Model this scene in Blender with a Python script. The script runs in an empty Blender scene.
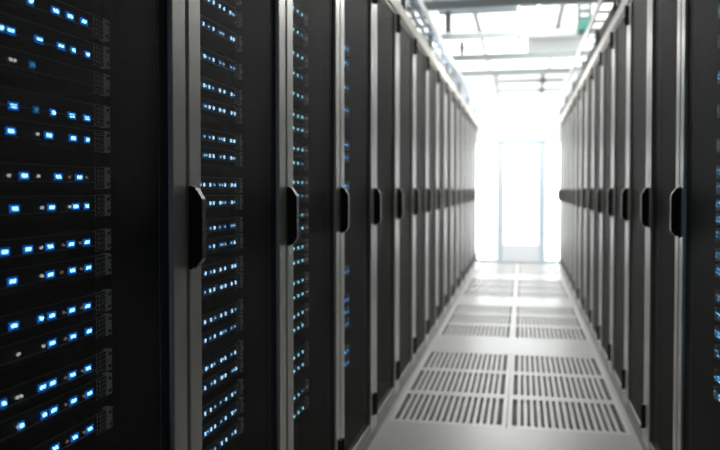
import bpy, bmesh, math, random
from mathutils import Vector, Matrix
random.seed(7)
SC = bpy.context.scene
COL = SC.collection
PI = math.pi

# ------------------------------------------------------------------ helpers
def bm_new(): return bmesh.new()
def add_box(bm, x0, x1, y0, y1, z0, z1, bev=0.0, mi=0):
    r = bmesh.ops.create_cube(bm, size=1.0)
    vs = r['verts']
    bmesh.ops.scale(bm, vec=(abs(x1-x0), abs(y1-y0), abs(z1-z0)), verts=vs)
    bmesh.ops.translate(bm, vec=((x0+x1)/2, (y0+y1)/2, (z0+z1)/2), verts=vs)
    fs = {f for v in vs for f in v.link_faces}
    for f in fs: f.material_index = mi
    if bev > 0:
        es = list({e for v in vs for e in v.link_edges})
        bmesh.ops.bevel(bm, geom=es, offset=bev, segments=2, affect='EDGES', profile=0.5)
def add_tube(bm, p0, p1, r, n=10, mi=0):
    p0, p1 = Vector(p0), Vector(p1); d = p1-p0
    R = bmesh.ops.create_cone(bm, cap_ends=True, segments=n, radius1=r, radius2=r, depth=d.length)
    M = Matrix.Translation((p0+p1)/2) @ d.to_track_quat('Z', 'Y').to_matrix().to_4x4()
    bmesh.ops.transform(bm, matrix=M, verts=R['verts'])
    for f in {f for v in R['verts'] for f in v.link_faces}: f.material_index = mi
def add_path(bm, pts, r, n=8):
    rings = []
    for i, p in enumerate(pts):
        p = Vector(p)
        a = Vector(pts[max(i-1, 0)]); b = Vector(pts[min(i+1, len(pts)-1)])
        q = (b-a).to_track_quat('Z', 'Y').to_matrix()
        rings.append([bm.verts.new(p + q @ Vector((r*math.cos(2*PI*k/n), r*math.sin(2*PI*k/n), 0))) for k in range(n)])
    for A, B in zip(rings, rings[1:]):
        for k in range(n):
            f = bm.faces.new((A[k], A[(k+1) % n], B[(k+1) % n], B[k])); f.smooth = True
    bm.faces.new(list(reversed(rings[0]))); bm.faces.new(rings[-1])
def add_prism(bm, prof, y0, y1, bev=0.0):
    """profile of (x, z) points, extruded along y"""
    A = [bm.verts.new((x, y0, z)) for x, z in prof]
    B = [bm.verts.new((x, y1, z)) for x, z in prof]
    n = len(prof); fs = []
    fs.append(bm.faces.new(A)); fs.append(bm.faces.new(list(reversed(B))))
    for i in range(n):
        fs.append(bm.faces.new((A[i], B[i], B[(i+1) % n], A[(i+1) % n])))
    bmesh.ops.recalc_face_normals(bm, faces=fs)
    if bev: bmesh.ops.bevel(bm, geom=list({e for f in fs for e in f.edges}), offset=bev, segments=2, affect='EDGES', profile=0.5)
def finish(name, bm, mats):
    me = bpy.data.meshes.new(name); bm.normal_update(); bm.to_mesh(me); bm.free()
    for m in (mats if isinstance(mats, (list, tuple)) else [mats]): me.materials.append(m)
    return me
def obj(name, data, mats=None, parent=None, loc=(0, 0, 0)):
    if isinstance(data, bmesh.types.BMesh): data = finish(name, data, mats)
    o = bpy.data.objects.new(name, data); COL.objects.link(o)
    o.location = loc
    if parent: o.parent = parent
    return o
def tag(o, label=None, cat=None, group=None, kind=None):
    if label: o['label'] = label
    if cat: o['category'] = cat
    if group: o['group'] = group
    if kind: o['kind'] = kind
    return o
def thing(name, label, cat, loc=(0, 0, 0), rotz=0, group=None):
    o = bpy.data.objects.new(name, None); COL.objects.link(o); o.empty_display_size = .1
    o.location = loc; o.rotation_euler = (0, 0, rotz)
    return tag(o, label, cat, group)
def dup(root, loc, rotz, label, group=None):
    r = root.copy(); COL.objects.link(r); r.location = loc; r.rotation_euler = (0, 0, rotz)
    r['label'] = label
    if group: r['group'] = group
    for ch in list(root.children):
        c = ch.copy(); COL.objects.link(c); c.parent = r
        for g in ch.children:
            d = g.copy(); COL.objects.link(d); d.parent = c
    return r
def struct(name, bm, m): return tag(obj(name, bm, m), kind='structure')

# ------------------------------------------------------------------ materials
def mat(name, col=(.5, .5, .5), rough=.5, metal=0.0, spec=.5, em=None, es=0.0, noise=None, bump=0.0):
    m = bpy.data.materials.new(name); m.use_nodes = True
    nt = m.node_tree; b = nt.nodes['Principled BSDF']
    b.inputs['Base Color'].default_value = (*col, 1); b.inputs['Roughness'].default_value = rough
    b.inputs['Metallic'].default_value = metal; b.inputs['Specular IOR Level'].default_value = spec
    if em: b.inputs['Emission Color'].default_value = (*em, 1); b.inputs['Emission Strength'].default_value = es
    if noise:
        sc, amt = noise
        tc = nt.nodes.new('ShaderNodeTexCoord'); n = nt.nodes.new('ShaderNodeTexNoise'); n.inputs['Scale'].default_value = sc
        n.inputs['Detail'].default_value = 4
        r = nt.nodes.new('ShaderNodeMapRange'); r.inputs['To Min'].default_value = rough-amt; r.inputs['To Max'].default_value = rough+amt
        nt.links.new(tc.outputs['Object'], n.inputs['Vector']); nt.links.new(n.outputs['Fac'], r.inputs['Value'])
        nt.links.new(r.outputs['Result'], b.inputs['Roughness'])
        if bump:
            bp = nt.nodes.new('ShaderNodeBump'); bp.inputs['Strength'].default_value = bump; bp.inputs['Distance'].default_value = .002
            nt.links.new(n.outputs['Fac'], bp.inputs['Height']); nt.links.new(bp.outputs['Normal'], b.inputs['Normal'])
    return m
M = {}
M['black'] = mat('black_powder_coat', (.007, .007, .007), .7, spec=.25)
M['inner'] = mat('dark_steel_inside', (.006, .006, .007), .7)
M['silver'] = mat('silver_grey_door_frame', (.80, .79, .74), .33, .3, noise=(12, .05))
M['trim'] = mat('pale_grey_top_trim', (.95, .90, .80), .45, .0, noise=(20, .05))
M['plinth'] = mat('grey_plinth', (.34, .34, .33), .4, .2, noise=(20, .05))
M['handle'] = mat('black_handle_plastic', (.008, .008, .008), .32)
M['hinge'] = mat('black_hinge', (.01, .01, .01), .5)
M['server'] = mat('dark_server_face', (.010, .013, .016), .45, noise=(40, .08))
M['lip'] = mat('server_lip_metal', (.45, .48, .5), .4, .2)
M['ear'] = mat('grey_mounting_ear', (.85, .87, .85), .4, .0, em=(.8, .85, .8), es=.02, noise=(80, .1), bump=.3)  # faint self-glow painted in to brighten the ears, which are no lamps
M['screw'] = mat('ear_dark_slots', (.03, .03, .03), .5)
M['rail'] = mat('rack_rail', (.035, .037, .037), .5, .4)
M['grate'] = mat('white_coated_steel_grate', (.63, .63, .61), .38, .1, noise=(9, .06))
M['plenum'] = mat('dark_plenum_concrete', (.30, .30, .29), .8, noise=(5, .1))
M['white'] = mat('white_painted_metal', (.82, .84, .85), .4, noise=(8, .05))
M['wall'] = mat('white_wall_paint', (.82, .85, .87), .7, noise=(4, .05))
M['strut'] = mat('galvanised_strut', (.34, .38, .38), .4, .4, noise=(25, .08))
M['duct'] = mat('grey_blue_duct', (.28, .35, .38), .5, .2, noise=(6, .06))
M['cable_black'] = mat('black_cable', (.01, .012, .016), .5)
M['cable_blue'] = mat('pale_blue_cable', (.55, .70, .90), .45)
M['cable_white'] = mat('white_cable', (.85, .86, .86), .5)
M['green'] = mat('dark_green_box', (.02, .12, .10), .5)
M['dark_box'] = mat('dark_grey_box', (.05, .06, .055), .5)
M['lamp'] = mat('luminous_diffuser', (.9, .9, .88), .5, em=(1, .985, .95), es=1.5)
M['lamp_soft'] = mat('luminous_diffuser_soft', (.9, .9, .88), .5, em=(1, .985, .95), es=.7)
M['glass'] = mat('backlit_frosted_glass', (.9, .93, .95), .25, em=(.96, .99, 1.0), es=4.0)
M['kick'] = mat('door_kick_panel', (.75, .78, .80), .4, em=(.93, .96, 1), es=.34)  # glow painted into an unlit panel to lift it toward white
M['door_frame'] = mat('pale_blue_door_frame', (.60, .71, .78), .4, em=(.86, .94, 1), es=.15)  # slight emission stands in for glare from the glass around the frame
M['header'] = mat('white_header_panel', (.85, .89, .92), .5, em=(.93, .97, 1), es=.12)  # brightness put in as emission; the header itself gives no light

# floor: pale sealed panels, faint 0.6 m joints
def floor_mat():
    m = mat('pale_raised_floor', (.5, .5, .485), .34)
    nt = m.node_tree; b = nt.nodes['Principled BSDF']; L = nt.links.new
    tc = nt.nodes.new('ShaderNodeTexCoord')
    n = nt.nodes.new('ShaderNodeTexNoise'); n.inputs['Scale'].default_value = 2.2; n.inputs['Detail'].default_value = 6
    r = nt.nodes.new('ShaderNodeMapRange'); r.inputs['To Min'].default_value = .27; r.inputs['To Max'].default_value = .40
    L(tc.outputs['Object'], n.inputs['Vector']); L(n.outputs['Fac'], r.inputs['Value']); L(r.outputs['Result'], b.inputs['Roughness'])
    cr = nt.nodes.new('ShaderNodeMapRange'); cr.inputs['To Min'].default_value = .47; cr.inputs['To Max'].default_value = .53
    n2 = nt.nodes.new('ShaderNodeTexNoise'); n2.inputs['Scale'].default_value = 9; n2.inputs['Detail'].default_value = 8
    L(tc.outputs['Object'], n2.inputs['Vector']); L(n2.outputs['Fac'], cr.inputs['Value'])
    cc = nt.nodes.new('ShaderNodeCombineColor'); 
    L(cr.outputs['Result'], cc.inputs[0]); L(cr.outputs['Result'], cc.inputs[1])
    mu = nt.nodes.new('ShaderNodeMath'); mu.operation = 'MULTIPLY'; mu.inputs[1].default_value = .97
    L(cr.outputs['Result'], mu.inputs[0]); L(mu.outputs[0], cc.inputs[2]); L(cc.outputs[0], b.inputs['Base Color'])
    return m
M['floor'] = floor_mat()

# perforated door sheet; holes really are see-through (near cabinets) or dots painted dark for the shade inside (far ones)
def mesh_mat(name, through):
    m = bpy.data.materials.new(name); m.use_nodes = True
    nt = m.node_tree; nt.nodes.clear(); L = nt.links.new
    out = nt.nodes.new('ShaderNodeOutputMaterial')
    sheet = nt.nodes.new('ShaderNodeBsdfPrincipled')
    sheet.inputs['Base Color'].default_value = (.052, .053, .047, 1); sheet.inputs['Roughness'].default_value = .58
    sheet.inputs['Specular IOR Level'].default_value = .5
    if through: hole = nt.nodes.new('ShaderNodeBsdfTransparent')
    else:
        hole = nt.nodes.new('ShaderNodeBsdfDiffuse'); hole.inputs['Color'].default_value = (.004, .004, .004, 1)
    tc = nt.nodes.new('ShaderNodeTexCoord'); sp = nt.nodes.new('ShaderNodeSeparateXYZ'); L(tc.outputs['Object'], sp.inputs[0])
    pitch = .0075
    def wave(sock, k, off):
        a = nt.nodes.new('ShaderNodeMath'); a.operation = 'MULTIPLY'; a.inputs[1].default_value = k; L(sock, a.inputs[0])
        c = nt.nodes.new('ShaderNodeMath'); c.operation = 'COSINE'; L(a.outputs[0], c.inputs[0]); return c.outputs[0]
    cy = wave(sp.outputs['Y'], 2*PI/pitch, 0); cz = wave(sp.outputs['Z'], 2*PI/pitch, 0)
    p = nt.nodes.new('ShaderNodeMath'); p.operation = 'MULTIPLY'; L(cy, p.inputs[0]); L(cz, p.inputs[1])   # staggered round holes
    g = nt.nodes.new('ShaderNodeMath'); g.operation = 'GREATER_THAN'; g.inputs[1].default_value = -.03 if through else .15; L(p.outputs[0], g.inputs[0])
    mx = nt.nodes.new('ShaderNodeMixShader'); L(g.outputs[0], mx.inputs[0]); L(sheet.outputs[0], mx.inputs[1]); L(hole.outputs[0], mx.inputs[2])
    L(mx.outputs[0], out.inputs[0])
    return m
M['mesh'] = mesh_mat('perforated_black_steel', True)
M['mesh_far'] = mesh_mat('perforated_black_steel_painted_shade', False)

def light_mat(name, col, s):
    return mat(name, (.02, .02, .02), .4, em=col, es=s)
M['led_core'] = light_mat('status_light_blue_core', (.26, .66, 1.0), 4.5)
M['led_halo'] = light_mat('status_light_blue_halo', (.0, .16, .75), 1.0)  # glow around each light, painted as a dim emissive plate
M['led_white'] = light_mat('status_light_white', (.75, .8, .85), .9)
M['led_dim'] = light_mat('status_light_dim', (.05, .35, .6), .8)
M['led_amber'] = light_mat('status_light_amber', (.6, .36, .18), .35)
M['led_pale'] = light_mat('status_light_pale', (.45, .75, 1.0), 2.0)
M['led_pale_dim'] = light_mat('status_light_pale_dim', (.35, .6, .8), 1.4)
M['led_teal'] = light_mat('status_light_teal', (.30, .72, .85), 2.2)
M['led_deep'] = light_mat('status_light_deep_blue', (.05, .38, 1.0), 6.0)
M['led_right'] = light_mat('status_light_small_blue', (.10, .42, .80), 7.0)
M['led_halo_dim'] = light_mat('status_light_halo_dim', (.0, .09, .25), .8)

# ------------------------------------------------------------------ dimensions
XL, XR = -.6833, .5398      # faces of the two rows
P = .700                    # cabinet pitch
YL0, YR0 = 1.5306, 2.9301   # joints
NL, NR = 15, 13
HC = 2.16
BLOOM_DENSITY = .03

# ------------------------------------------------------------------ cabinets (front at local x=0, facing +x; base centre of the front)
W2 = P/2 - .0055
def cab_meshes():
    ms = {}
    b = bm_new()                                                    # open-fronted carcass
    D = 1.0; t = .02; x1 = -.034
    add_box(b, -D, x1, -W2, -W2+t, .09, HC, 0); add_box(b, -D, x1, W2-t, W2, .09, HC, 0)
    add_box(b, -D, -D+t, -W2+t, W2-t, .09, HC, 0); add_box(b, -D+t, x1, -W2+t, W2-t, .09, .11, 0)
    add_box(b, -D+t, x1, -W2+t, W2-t, HC-.02, HC, 0)
    ms['carcass'] = finish('carcass', b, M['black'])
    b = bm_new()                                                    # plinth
    add_box(b, -D, -.004, -W2-.002, W2+.002, .0, .084, .003)
    ms['plinth'] = finish('plinth', b, M['plinth'])
    b = bm_new()                                                    # top trim
    add_box(b, -D, .006, -W2-.002, W2+.002, HC+.002, 2.235, .006)
    ms['top_trim'] = finish('top_trim', b, M['trim'])
    b = bm_new()                                                    # door frame
    a, c = .066, .067
    add_box(b, -.011, 0, -W2, -W2+a, .05, 2.157, .004)
    add_box(b, -.011, 0, W2-c, W2, .05, 2.157, .004)
    add_box(b, -.032, -.0105, -W2+.002, -W2+a-.004, .05, 2.155, .001, 2)
    add_box(b, -.032, -.0105, W2-c+.004, W2-.002, .05, 2.155, .001, 2)
    add_box(b, -.028, -.003, -W2+a-.002, W2-c+.002, .052, .094, .002, 1)
    add_box(b, -.028, -.003, -W2+a-.002, W2-c+.002, 2.146, 2.155, .002)
    ms['door'] = finish('door', b, [M['silver'], M['plinth'], M['inner']])
    b = bm_new()                                                    # perforated sheet: thin folded panel
    y0, y1, z0, z1 = -W2+a-.001, W2-c+.001, .094, 2.146
    v = [b.verts.new(p) for p in ((-.010, y0, z0), (-.010, y1, z0), (-.010, y1, z1), (-.010, y0, z1))]
    b.faces.new(v)
    ms['door_mesh'] = b
    me = finish('door_mesh', b, M['mesh']); ms['door_mesh'] = me
    me2 = me.copy(); me2.materials.clear(); me2.materials.append(M['mesh_far']); ms['door_mesh_far'] = me2
    b = bm_new()                                                    # swing handle, chamfered ends
    h0, h1 = 1.022, 1.192
    add_prism(b, [(.001, h0), (.018, h0+.002), (.031, h0+.020), (.031, h1-.026), (.014, h1), (.001, h1)], -W2-.006, -W2+.018, .0025)
    add_box(b, -.002, .006, -W2+.0, -W2+.030, h0-.004, h1+.002, .002)
    ms['handle'] = finish('handle', b, M['handle'])
    b = bm_new()
    add_tube(b, (.047, -W2+.017, h0+.03), (.047, -W2+.017, h1-.034), .006, 12)
    ms['handle_lever'] = finish('handle_lever', b, M['silver'])
    for nm, z0, z1 in (('upper', 2.05, 2.15), ('lower', .126, .23)):
        b = bm_new()
        add_box(b, -.004, .010, W2-.036, W2-.004, z0, z1, .003)
        add_tube(b, (.012, W2-.010, z0), (.012, W2-.010, z1), .007, 12)
        ms['hinge_'+nm] = finish('hinge', b, M['hinge'])
    b = bm_new()                                                    # rack rail with square holes
    for s in (-1, 1):
        pass
    ms['rails'] = []
    for s in (-1, 1):
        b = bm_new()
        add_box(b, -.138, -.135, min(s*.2445, s*.275), max(s*.2445, s*.275), .13, 2.12, 0)
        add_box(b, -.17, -.138, min(s*.272, s*.275), max(s*.272, s*.275), .13, 2.12, 0)
        z = .15
        while z < 2.1:
            add_box(b, -.135, -.1342, s*.256-.004, s*.256+.004, z, z+.009, 0, 1); z += .01483*2
        ms['rails'].append(finish('mounting_rail', b, [M['rail'], M['screw']]))
    return ms
CM = cab_meshes()
def cabinet(loc, rot, label, through, group):
    t = thing('server_cabinet', label, 'cabinet', loc, rot, group)
    obj('carcass', CM['carcass'], None, t); obj('plinth', CM['plinth'], None, t)
    d = obj('door', CM['door'], None, t)
    obj('perforated_panel', CM['door_mesh'] if through else CM['door_mesh_far'], None, d)
    h = obj('handle', CM['handle'], None, d)
    obj('hinge', CM['hinge_upper'], None, d); obj('hinge', CM['hinge_lower'], None, d)
    tt = obj('top_trim', CM['top_trim'], None, t)
    if through:
        for r in CM['rails']: obj('mounting_rail', r, None, t)
    return t
NUM = ['nearest', 'second', 'third', 'fourth', 'fifth', 'sixth', 'seventh', 'eighth', 'ninth', 'tenth', 'eleventh', 'twelfth',
       'thirteenth', 'fourteenth', 'fifteenth', 'sixteenth', 'seventeenth', 'eighteenth', 'nineteenth', 'twentieth', 'twenty-first', 'twenty-second', 'twenty-third', 'twenty-fourth']
LEFT_NOTE = {0: 'nearest black server cabinet in the left row, big blue server lights inside',
             1: 'second black cabinet of the left row, small pale blue lights behind its mesh',
             2: 'third black cabinet of the left row, narrow column of teal lights behind its mesh',
             3: 'fourth black cabinet of the left row, a few faint deep blue lights behind its mesh'}
kinds_l, kinds_r = {}, {}
for k in range(NL+1):
    y = YL0 + P*(k-.5)
    if k in LEFT_NOTE: lab = LEFT_NOTE[k]
    elif k == NL: lab = 'farthest black server cabinet in the left row, next to the bright glass end wall'
    else: lab = '%s black server cabinet from the camera in the left row, with black handle' % NUM[k]
    kinds_l[k] = cabinet((XL, y, 0), 0, lab, k < 5, 'server cabinets of the left row')
for k in range(NR+1):
    y = YR0 + P*(k-.5)
    if k == 0: lab = 'nearest black server cabinet in the right row, tiny blue lights at the right edge'
    elif k == NR: lab = 'farthest black server cabinet in the right row, next to the bright glass end wall'
    else: lab = '%s black server cabinet from the camera in the right row, with silver edges' % NUM[k]
    kinds_r[k] = cabinet((XR, y, 0), PI, lab, k < 2, 'server cabinets of the right row')

# ------------------------------------------------------------------ rack servers
def led_mesh(kind, core, halo):
    b = bm_new()
    if halo:
        w = .0125 if kind == 'B' else .0085 if kind != 'v' else .006
        add_box(b, .0, .0012, -w, w, -.0062, .0062, 0, 1)
    if kind == 'B':
        add_box(b, .0, .0022, -.0074, -.0005, -.003, .003, .0008); add_box(b, .0, .0022, .0005, .0074, -.003, .003, .0008)
    elif kind == 'b': add_box(b, .0, .004, -.0038, .0038, -.003, .003, .001)
    elif kind == 'v': add_box(b, .0, .004, -.0030, .0030, -.0045, .0045, .001)
    elif kind == 'r': add_box(b, .0, .002, -.0022, .0022, -.0019, .0019, .0005)
    else: add_box(b, .0, .003, -.003, .003, -.0024, .0024, .0008)
    return finish('status_light', b, [core, halo or core])
LED = {'B': led_mesh('B', M['led_core'], M['led_halo']), 'b': led_mesh('b', M['led_core'], M['led_halo']),
       'w': led_mesh('w', M['led_white'], None), 'a': led_mesh('a', M['led_amber'], None), 'd': led_mesh('b', M['led_dim'], M['led_halo_dim']),
       'p': led_mesh('v', M['led_pale'], M['led_halo_dim']), 'q': led_mesh('w', M['led_pale_dim'], M['led_halo_dim']),
       't': led_mesh('v', M['led_teal'], M['led_halo_dim']), 'k': led_mesh('B', M['led_deep'], M['led_halo_dim']),
       'r': led_mesh('r', M['led_right'], None), 'R': led_mesh('r', M['led_pale_dim'], None),
       'n': led_mesh('w', M['led_deep'], M['led_halo_dim'])}
XF = -.098                                                          # server face behind the door plane
def srv_meshes(hgt):
    h = hgt/2
    b = bm_new()
    add_box(b, -.70, -.006, -.2195, .2195, -h+.001, h-.001, 0)
    add_box(b, -.006, 0, -.1855, .1855, -h+.0015, h-.0015, .0012)
    y = -.18                                                        # vent slots / drive bays pressed in the face
    while y < .16:
        add_box(b, 0, .0015, y, y+.024, -h+.006, -.0105, .0005); y += .0275
    ch = finish('chassis', b, M['server'])
    b = bm_new()
    add_box(b, 0, .003, -.185, .185, -.0098, -.0078, 0); add_box(b, 0, .002, -.185, .185, h-.0035, h-.002, 0)
    lip = finish('face_lip', b, M['lip'])
    ears = []
    for s in (-1, 1):
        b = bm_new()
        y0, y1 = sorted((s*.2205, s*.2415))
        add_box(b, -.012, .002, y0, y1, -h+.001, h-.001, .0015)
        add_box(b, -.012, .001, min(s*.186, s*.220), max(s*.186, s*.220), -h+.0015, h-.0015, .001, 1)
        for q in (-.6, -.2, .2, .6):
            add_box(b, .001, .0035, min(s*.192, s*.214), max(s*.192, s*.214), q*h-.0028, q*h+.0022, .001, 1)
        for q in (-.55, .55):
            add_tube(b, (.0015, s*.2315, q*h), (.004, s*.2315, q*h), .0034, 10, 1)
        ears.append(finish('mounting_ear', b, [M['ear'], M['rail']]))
    return ch, lip, ears
SM = {}
def server(cab_x, cab_yc, sgn, z, leds, hgt, label, group, XF=XF, dz=0):
    """sgn = +1: left row (faces +x); -1: right row.  leds = [(world y, kind)]"""
    if hgt not in SM: SM[hgt] = srv_meshes(hgt)
    ch, lip, ears = SM[hgt]
    t = thing('rack_server', label, 'server', (cab_x + sgn*XF, cab_yc, z), 0 if sgn > 0 else PI, group)
    obj('chassis', ch, None, t); obj('face_lip', lip, None, t)
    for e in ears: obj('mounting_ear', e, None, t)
    for y, k, *dd in leds:
        obj('status_light', LED[k], None, t, (0.0005, sgn*(y-cab_yc), dz+(dd[0] if dd else 0)))
    return t

R1 = [(1.49, [(1.102, 'w'), (1.14, 'b'), (1.21, 'B'), (1.253, 'B'), (1.298, 'B')]),
 (1.432, [(1.065, 'b'), (1.089, 'B'), (1.162, 'B'), (1.225, 'B'), (1.262, 'b'), (1.308, 'b')]),
 (1.388, [(1.087, 'w'), (1.097, 'w'), (1.143, 'd')]),
 (1.316, [(1.094, 'B'), (1.151, 'd'), (1.199, 'b'), (1.256, 'B'), (1.305, 'B')]),
 (1.277, [(1.087, 'B'), (1.154, 'w'), (1.187, 'B'), (1.259, 'B'), (1.305, 'b')]),
 (1.208, [(1.08, 'w'), (1.119, 'B'), (1.156, 'w'), (1.213, 'B'), (1.246, 'a'), (1.278, 'B'), (1.301, 'a')]),
 (1.156, [(1.094, 'B'), (1.165, 'w'), (1.193, 'B'), (1.246, 'w'), (1.265, 'B'), (1.301, 'b')]),
 (1.09, [(1.068, 'B'), (1.127, 'B'), (1.162, 'w'), (1.187, 'B'), (1.225, 'a'), (1.25, 'B'), (1.278, 'a'), (1.301, 'B')]),
 (1.043, [(1.087, 'B'), (1.162, 'w'), (1.187, 'B'), (1.219, 'a'), (1.253, 'B'), (1.281, 'a'), (1.305, 'B')]),
 (0.973, [(1.089, 'B'), (1.159, 'b'), (1.19, 'B'), (1.225, 'a'), (1.25, 'B'), (1.281, 'a'), (1.301, 'B')]),
 (0.926, [(1.099, 'w'), (1.165, 'w'), (1.19, 'B'), (1.228, 'a'), (1.253, 'B'), (1.305, 'B')]),
 (0.858, [(1.061, 'b'), (1.094, 'w'), (1.104, 'w'), (1.162, 'B'), (1.19, 'B'), (1.228, 'a'), (1.25, 'B'), (1.281, 'a'), (1.301, 'B')]),
 (0.811, [(1.097, 'w'), (1.104, 'b'), (1.165, 'b'), (1.193, 'B'), (1.228, 'a'), (1.253, 'B'), (1.285, 'a'), (1.305, 'B')]),
 (0.745, [(1.148, 'b'), (1.196, 'B'), (1.231, 'a'), (1.256, 'B'), (1.285, 'a'), (1.305, 'B')])]
yc1 = YL0 - P/2
g1 = 'servers with big blue lights in the nearest left cabinet'
BOX1 = {1.432: 1.438, 1.388: 1.386, 1.316: 1.325}
for i, (z0, leds) in enumerate(R1):
    z = BOX1.get(z0, z0); dz = z0-z
    q = .80/.78; z = 1.18628+(z-1.18628)*q; leds = [(y*q, k) for y, k in leds]
    pos = 'topmost' if i == 0 else 'lowest' if i == len(R1)-1 else NUM[i] + ' from the top'
    server(XL, yc1, 1, z, leds, .044, 'rack server with big blue lights, %s in the nearest left cabinet' % pos, g1, -.1167, dz)

Z2 = [1.73, 1.666, 1.598, 1.519, 1.446, 1.395, 1.319, 1.272, 1.198, 1.151, 1.087, 1.040, .975, .928, .853, .806, .734, .687, .622, .571, .512]
Y2 = [1.814, 1.845, 1.881, 1.907, 1.95, 1.981, 2.03, 2.056]
yc2 = YL0 + P/2
for i, z in enumerate(Z2):
    leds = []
    for j, y in enumerate(Y2):
        u = random.random()
        leds.append((y + random.uniform(-.004, .004), 'p' if u < .62 else 'q'))
        if j in (1, 4, 6) and random.random() < .4: leds.append((y+.014, 'q'))
    leds = leds + [(1.70, 'p'), (1.745, 'q'), (1.78, 'p')]
    pos = 'topmost' if i == 0 else 'lowest' if i == len(Z2)-1 else NUM[i] + ' from the top'
    server(XL, yc2, 1, z, leds, .044, 'rack server with small pale blue lights, %s in second left cabinet' % pos,
           'servers with pale blue lights in the second left cabinet')
Z3 = [1.814, 1.74, 1.659, 1.589, 1.519, 1.446, 1.399, 1.329, 1.279, 1.211, 1.163, 1.094, 1.046, .979, .929, .858, .808, .741, .694, .597, .55, .455, .391]
yc3 = YL0 + P*1.5
for i, z in enumerate(Z3):
    leds = [(2.626, 't'), (2.68, 't'), (2.735, 't' if random.random() < .7 else 'q')]
    if random.random() < .5: leds.append((2.793, 'q'))
    leds += [(2.57, 't'), (2.50, 't')]
    pos = 'topmost' if i == 0 else 'lowest' if i == len(Z3)-1 else NUM[i] + ' from the top'
    server(XL, yc3, 1, z, leds, .044, 'rack server with teal lights, %s in the third left cabinet' % pos,
           'servers with teal lights in the third left cabinet')
Z4 = [(1.819, 1), (1.753, 1), (1.643, 1), (1.542, 1), (1.387, 1), (1.331, 1), (1.201, 1), (1.14, 0), (.815, 0), (.686, 1), (.631, 1), (.575, 0), (.45, 1), (.397, 1)]
yc4 = YL0 + P*2.5
for i, (z, br) in enumerate(Z4):
    leds = [(3.395, 'k' if br else 'n'), (3.435, 'k' if br else 'n'), (3.32, 'k'), (3.485, 'n')]
    pos = 'topmost' if i == 0 else 'lowest' if i == len(Z4)-1 else NUM[i] + ' from the top'
    server(XL, yc4, 1, z, leds, .044, 'rack server with deep blue lights, %s in the fourth left cabinet' % pos,
           'servers with deep blue lights in the fourth left cabinet')
ZR = [1.777, 1.678, 1.56, 1.448, 1.333, 1.244, 1.19, 1.136, 1.087, 1.036, .967, .915, .827, .768, .707, .642, .561, .503]
ycr = YR0 - P/2
for i, z in enumerate(ZR):
    leds = []
    for y in (2.808, 2.79, 2.771, 2.752, 2.733, 2.71, 2.69, 2.66, 2.62):
        for dd in (-.006, .006):
            if random.random() < .75: leds.append((y+random.uniform(-.003, .003), random.choice('rrRr'), dd))
    pos = 'topmost' if i == 0 else 'lowest' if i == len(ZR)-1 else NUM[i] + ' from the top'
    server(XR, ycr, -1, z, leds, .044, 'rack server with tiny blue lights, %s in the nearest right cabinet' % pos,
           'servers with tiny blue lights in the nearest right cabinet')

# ------------------------------------------------------------------ raised floor
XT, YT, TS = -.0724, 3.942, .6
FX0, FX1 = XT-TS, XT+TS
YEND = 12.95
perf_rows = [r for r in range(15) if r % 4 != 3]
b = bm_new()
RX, RY0, RY1 = 3.0, -2.6, 15.0
def slab(x0, x1, y0, y1): add_box(b, x0, x1, y0, y1, -.03, 0, 0)
slab(-RX, FX0, RY0, RY1); slab(FX1, RX, RY0, RY1)
slab(FX0, FX1, RY0, YT)
for r in (3, 7, 11): slab(FX0, FX1, YT+r*TS, YT+(r+1)*TS)
slab(FX0, FX1, YT+15*TS, RY1)
struct('floor', b, M['floor'])
b = bm_new(); add_box(b, -RX, RX, RY0, RY1, -.14, -.12); struct('floor_plenum', b, M['plenum'])
b = bm_new()                                                        # one slotted panel, local origin at its corner
g = .0015; e = .025; ey = .042
add_box(b, g, e, g, TS-g, -.03, 0, .001); add_box(b, TS-e, TS-g, g, TS-g, -.03, 0, .001)
add_box(b, e, TS-e, g, ey, -.03, 0, .001); add_box(b, e, TS-e, TS-ey, TS-g, -.03, 0, .001)
ns = 16; w = (TS-2*e)/ns
for i in range(1, ns):
    x = e+i*w; add_box(b, x-.0085, x+.0085, ey, TS-ey, -.022, -.001, .001)
for i in range(1, 8):
    y = ey+(TS-2*ey)*i/8; add_box(b, e, TS-e, y-.003, y+.003, -.028, -.016, 0)
grate = finish('slotted_floor_panel', b, M['grate'])
for r in perf_rows:
    for c, side in ((0, 'left'), (1, 'right')):
        n = perf_rows.index(r)
        rank = 'nearest' if n == 0 else NUM[n] + ' row from the camera'
        if n == 0: rank = 'nearest row'
        o = obj('slotted_floor_panel', grate, None, None, (XT+(c-1)*TS, YT+r*TS, 0))
        tag(o, 'white slotted metal floor panel, %s half of the aisle, %s' % (side, rank), 'floor panel', 'slotted floor panels along the aisle')

# ------------------------------------------------------------------ room shell
ZC = 3.15
b = bm_new(); add_box(b, -RX-.1, RX+.1, RY0, RY1, ZC, ZC+.1); struct('ceiling', b, M['wall'])
b = bm_new(); add_box(b, -RX-.1, -RX, RY0, RY1, -.4, ZC); struct('wall_left', b, M['wall'])
b = bm_new(); add_box(b, RX, RX+.1, RY0, RY1, -.4, ZC); struct('wall_right', b, M['wall'])
b = bm_new(); add_box(b, -RX, RX, RY0-.1, RY0, -.4, ZC); struct('wall_back', b, mat('grey_back_wall', (.3, .3, .3), .7, noise=(4, .05)))
YW = 12.97
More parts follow.
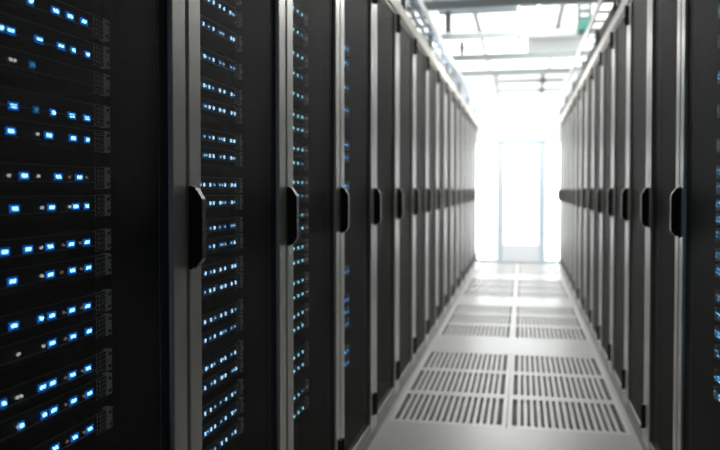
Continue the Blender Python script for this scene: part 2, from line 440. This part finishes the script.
# glazed end wall: header, posts, glass panes
b = bm_new()
add_box(b, -RX, RX, YW, YW+.12, 1.97, ZC)
struct('wall_end', b, M['header'])
b = bm_new()
for x0, x1 in ((-RX, -2.9), (-1.75, -1.67), (-.41, -.305), (.265, .365), (1.65, 1.73), (2.9, RX)):
    add_box(b, x0, x1, YW-.03, YW+.09, 0, 1.97, .004)
add_box(b, -RX, RX, YW-.03, YW+.09, 1.93, 1.985, .004); add_box(b, -RX, -.315, YW-.02, YW+.08, 0, .05, .003); add_box(b, .36, RX, YW-.02, YW+.08, 0, .05, .003)
struct('trim_1', b, M['door_frame'])
n = 1
for x0, x1 in ((-2.9, -1.75), (-1.67, -.395), (.36, 1.65), (1.73, 2.9)):
    b = bm_new(); add_box(b, x0, x1, YW+.02, YW+.035, .05, 1.93); struct('window_%d' % n, b, M['glass']); n += 1
dr = tag(bpy.data.objects.new('door_1', None), kind='structure'); COL.objects.link(dr); dr.location = (-.02, YW, 0)
b = bm_new()
add_box(b, -.29, .285, .0, .05, .02, .29, .003)
obj('kick_panel', b, M['kick'], dr)
b = bm_new(); add_box(b, -.27, .265, .015, .03, .30, 1.90); obj('door_glass', b, M['glass'], dr)
b = bm_new()
add_box(b, -.292, -.27, .0, .05, .29, 1.925, .002); add_box(b, .265, .287, .0, .05, .29, 1.925, .002); add_box(b, -.27, .265, .0, .05, 1.90, 1.925, .002)
obj('door_frame', b, M['white'], dr)
# ------------------------------------------------------------------ overhead
# beams
for i, y in enumerate((6.45, 7.8, 9.05, 10.3)):
    b = bm_new()
    add_box(b, -1.3, 1.3, y-.02, y+.02, 2.68, 2.72, .002); add_box(b, -1.3, 1.3, y-.02, y-.005, 2.655, 2.68, .001)
    o = tag(obj('ceiling_strut', b, M['strut']), 'grey metal strut crossing above the aisle, %s from the camera' % NUM[i], 'strut', 'struts crossing above the aisle')
for i, (y, z) in enumerate(((11.25, 2.73), (11.9, 2.68))):
    b = bm_new(); add_box(b, -.34, .56, y-.03, y+.03, z-.055, z, .002)
    for x in (-.375, .27): add_box(b, x-.035, x+.035, y-.03, y+.03, z-.09, z+.12, .002)
    tag(obj('ceiling_strut', b, mat('grey_strut_%d' % i, (.25, .27, .26), .5)), ['thick grey strut near the far end, nearer of two', 'thick grey strut above the far door, farther of two'][i], 'strut')
# hanging rods
i = 0
for y in (6.45, 7.8, 9.05, 10.3):
    for x, s in ((-1.22, 'left'), (-.043, 'middle'), (1.22, 'right')):
        if x > -.1 and x < 0 and y != 7.8: continue
        b = bm_new()
        if s == 'middle': add_box(b, x-.02, x+.02, y-.012, y+.012, 2.64, ZC, .002)
        else: add_tube(b, (x, y, 2.72), (x, y, ZC), .008)
        rank = NUM[(6.45, 7.8, 9.05, 10.3).index(y)]
        lab = 'flat grey hanger bar dropping to the strut above the aisle centre' if s == 'middle' else 'thin hanger rod above the %s row, holding the %s strut' % (s, rank)
        tag(obj('hanger_rod', b, M['strut']), lab, 'hanger', 'hangers holding the struts')
# cable trays
def tray(name, label, xa, xb, z, mt):
    t = thing(name, label, 'cable tray', (xa, 3.0, z))
    y1 = 9.85
    for dx, nm in ((0, 'inner'), (xb-xa, 'outer')):
        b = bm_new(); add_box(b, dx-.006, dx+.006, 0, y1, -.0, .06, .002)
        o = obj('side_rail', b, mt, t)
    y = .15
    while y < y1:
        b = bm_new(); a0, a1 = sorted((0, xb-xa)); add_box(b, a0+.006, a1-.006, y-.012, y+.012, .006, .02)
        obj('rung', b, mt, t); y += .3
    return t
tray('cable_tray', 'pale metal cable ladder running above the left cabinet row', -.665, -1.15, 2.385, M['white'])
tray('cable_tray', 'pale metal cable ladder running above the right cabinet row', .487, 1.0, 2.37, M['white'])
for sx, side in ((-1, 'left'), (1, 'right')):                        # legs of the ladders on the cabinets
    for j, y in enumerate((4.7, 6.1, 7.5, 8.9, 10.3, 11.7)):
        b = bm_new()
        x = -.69 if sx < 0 else .52
        add_box(b, min(x, x+sx*.03), max(x, x+sx*.03), y-.02, y+.02, 2.236, 2.384 if sx < 0 else 2.369, .002)
        tag(obj('tray_bracket', b, M['strut']), 'small metal bracket under the %s cable ladder, %s from the camera' % (side, NUM[j]), 'bracket', 'brackets under the cable ladders')
# cables
def cable(x, z, r, m, label, group, wob=.02, y0=3.0, y1=12.8, seed=0):
    rr = random.Random(seed); pts = []
    y = y0; px = x
    while y <= y1:
        pts.append((x+rr.uniform(-wob, wob), y, z+rr.uniform(0, wob*.4))); y += .28
    b = bm_new(); add_path(b, pts, r)
    tag(obj('cable', b, m), label, 'cable', group)
for j in range(7):
    cable(-.72-.055*j, 2.432+.0*j, .018, [M['cable_blue'], M['cable_white'], M['cable_blue']][j % 3],
          ['pale blue', 'white', 'pale blue'][j % 3] + ' cable on the cable ladder above the left row', 'pale cables on the left ladder', .008, seed=j)
for j in range(5):
    cable(-.72-.07*j, 2.259, .022, [M['cable_white'], M['cable_blue']][j % 2],
          ['white', 'pale blue'][j % 2] + ' cable lying on top of the left cabinets', 'cables on top of the left cabinets', .008, seed=20+j)
for j in range(15):
    cable(.562+.04*(j % 5), 2.254+.041*(j//5), .0165, M['cable_black'], 'black cable in the bundle on top of the right cabinets', 'black cables on top of the right cabinets', .003, y0=5.0, seed=40+j)
for j in range(3):
    cable(.60+.05*j, 2.410, .016, M['cable_white'] if j == 1 else M['cable_blue'], ('white' if j == 1 else 'pale blue') + ' cable on the cable ladder above the right row', 'pale cables on the right ladder', .008, seed=60+j)
# connector boxes hanging at the struts
def slotbox(name, x0, x1, y, z0, z1, m, m2, label, cat, nslot):
    t = thing(name, label, cat, ((x0+x1)/2, y, z0))
    w = (x1-x0)/2; H = z1-z0
    b = bm_new(); add_box(b, -w, w, -.04, .04, 0, H, .004); obj('housing', b, m, t)
    for k in range(nslot):
        z = H*(k+.5)/nslot
        b = bm_new(); add_box(b, -w*.6, w*.6, -.046, -.0405, z-H/nslot*.26, z+H/nslot*.26, .001); obj('socket', b, m2, t)
slotbox('junction_box', -.745, -.695, 7.74, 2.725, 2.92, M['cable_black'], M['dark_box'], 'narrow dark box with pale sockets standing above the left cable ladder', 'box', 3)
slotbox('junction_box', -.70, -.66, 9.0, 2.725, 2.86, M['cable_black'], M['dark_box'], 'small dark box above the left ladder, farther from the camera', 'box', 2)
slotbox('junction_box', .50, .63, 7.74, 2.79, 3.15, M['dark_box'], M['duct'], 'dark grey frame with rows of pale sockets near the ceiling on the right', 'box', 5)
b = bm_new(); add_box(b, .50, .63, 7.70, 7.785, 2.68, 2.79, .005); add_box(b, .52, .61, 7.695, 7.70, 2.70, 2.765, .002)
tag(obj('junction_box', b, M['green']), 'dark green box hanging above the aisle on the right', 'box')
# ducts
b = bm_new()
add_box(b, -.88, -.06, 7.3, 8.42, 3.04, 3.149, .01)
tag(obj('air_duct', b, M['duct']), 'grey blue air duct crossing under the ceiling at upper left', 'duct')
# luminaires
def luminaire(x0, x1, y0, y1, z, label, m, group='luminous ceiling panels'):
    t = thing('ceiling_light', label, 'light', ((x0+x1)/2, (y0+y1)/2, z), 0, group)
    w, d = (x1-x0)/2, (y1-y0)/2
    b = bm_new()
    add_box(b, -w, -w+.02, -d, d, 0, .04, .003); add_box(b, w-.02, w, -d, d, 0, .04, .003)
    add_box(b, -w+.02, w-.02, -d, -d+.02, 0, .04, .003); add_box(b, -w+.02, w-.02, d-.02, d, 0, .04, .003)
    obj('light_frame', b, M['white'], t)
    b = bm_new(); add_box(b, -w+.02, w-.02, -d+.02, d-.02, .012, .038); obj('diffuser', b, m, t)
    return t
RN = {9.05: 'first', 10.2: 'second', 11.35: 'third', 12.4: 'fourth'}
for y, d in ((9.05, .56), (10.2, .56), (11.35, .56), (12.4, .46)):
    for x, sd in ((-.98, 'left'), (-.06, 'middle'), (.86, 'right')):
        luminaire(x-.45, x+.45, y-d, y+d, 3.105, 'glowing white ceiling panel, %s one in the %s row behind the duct' % (sd, RN[y]), M['lamp'])
luminaire(-2.1, -1.15, 4.5, 8.4, 3.105, 'long glowing white panel added to brighten behind the left cable ladder', M['lamp'])  # added light source to brighten the left wall and ladder
luminaire(-.3, .55, 5.6, 6.4, 3.105, 'glowing white ceiling panel above the aisle nearest the camera', M['lamp_soft'])
b = bm_new(); add_box(b, .05, .75, 9.75, 11.0, 2.98, 3.105, .015)
tag(obj('air_duct', b, mat('pale_duct', (.60, .62, .62), .5, noise=(5, .05))), 'pale grey air duct under the glowing ceiling panels at upper right', 'duct')
# trapezoid hanging fixture
t = thing('pendant_light', 'tapered white light fixture hanging in the aisle centre at the top', 'light', (.145, 7.95, 2.76))
b = bm_new()
prof = [(-.15, .17), (-.10, 0), (.10, 0), (.15, .17)]
add_prism(b, prof, -.15, .15, .004); obj('housing', b, M['white'], t)
b = bm_new(); add_box(b, -.085, .085, -.12, .12, -.008, -.001, .002); obj('diffuser', b, M['lamp'], t)
b = bm_new(); add_box(b, -.02, .02, -.02, .02, .17, .385, .002); obj('stem', b, M['strut'], t)

# ------------------------------------------------------------------ lights
def area(name, loc, size, sy, energy, rot=(0, 0, 0), col=(1, 1, 1)):
    l = bpy.data.lights.new(name, 'AREA'); l.shape = 'RECTANGLE'; l.size = size; l.size_y = sy; l.energy = energy; l.color = col
    o = bpy.data.objects.new(name, l); COL.objects.link(o); o.location = loc; o.rotation_euler = rot
    return o
area('lamp_far', (0, 11.3, 3.09), 2.2, 2.4, 85, col=(1, .99, .96))
area('lamp_mid', (0, 7.4, 3.09), 1.6, 1.6, 92, col=(1, .98, .95))
area('lamp_near', (0, 4.6, 3.09), .9, 1.6, 3.5, col=(1, .98, .95)).data.spread = math.radians(64)
area('lamp_entry', (-.1, 1.6, 3.09), 1.2, 1.2, 1.0, col=(1, .98, .95))
w = bpy.data.worlds.new('world'); SC.world = w; w.use_nodes = True
w.node_tree.nodes['Background'].inputs[0].default_value = (1, 1, .97, 1); w.node_tree.nodes['Background'].inputs[1].default_value = .3

# scattering volume added to imitate lens bloom along the aisle
b = bm_new(); add_box(b, -.63, .485, 4.0, 12.9, .004, 2.36)
hz = bpy.data.materials.new('bloom_scatter'); hz.use_nodes = True; nt = hz.node_tree; nt.nodes.clear()
vo = nt.nodes.new('ShaderNodeVolumeScatter'); vo.inputs['Density'].default_value = BLOOM_DENSITY; vo.inputs['Anisotropy'].default_value = .3
ou = nt.nodes.new('ShaderNodeOutputMaterial'); nt.links.new(vo.outputs[0], ou.inputs['Volume'])
o = obj('bloom_volume', b, hz); tag(o, 'added volume imitating lens bloom in the bright far part of the aisle', 'bloom_volume', kind='stuff')

# ------------------------------------------------------------------ camera
cd = bpy.data.cameras.new('camera'); cam = bpy.data.objects.new('camera', cd); COL.objects.link(cam)
cam.location = (0, 0, 1.18628); cam.rotation_euler = (PI/2-.02584, 0, .20407)
cd.sensor_width = 36; cd.lens = 784.85/720*36; cd.shift_y = -15.3/720
cd.clip_start = .05
cd.dof.use_dof = True; cd.dof.focus_distance = 1.75; cd.dof.aperture_fstop = 3.2
SC.camera = cam
SC.view_settings.view_transform = 'Standard'
SC.view_settings.look = 'None'
SC.cycles.transparent_max_bounces = 12
SC.cycles.max_bounces = 8
SC.cycles.use_denoising = True
SC.cycles.sample_clamp_indirect = 6
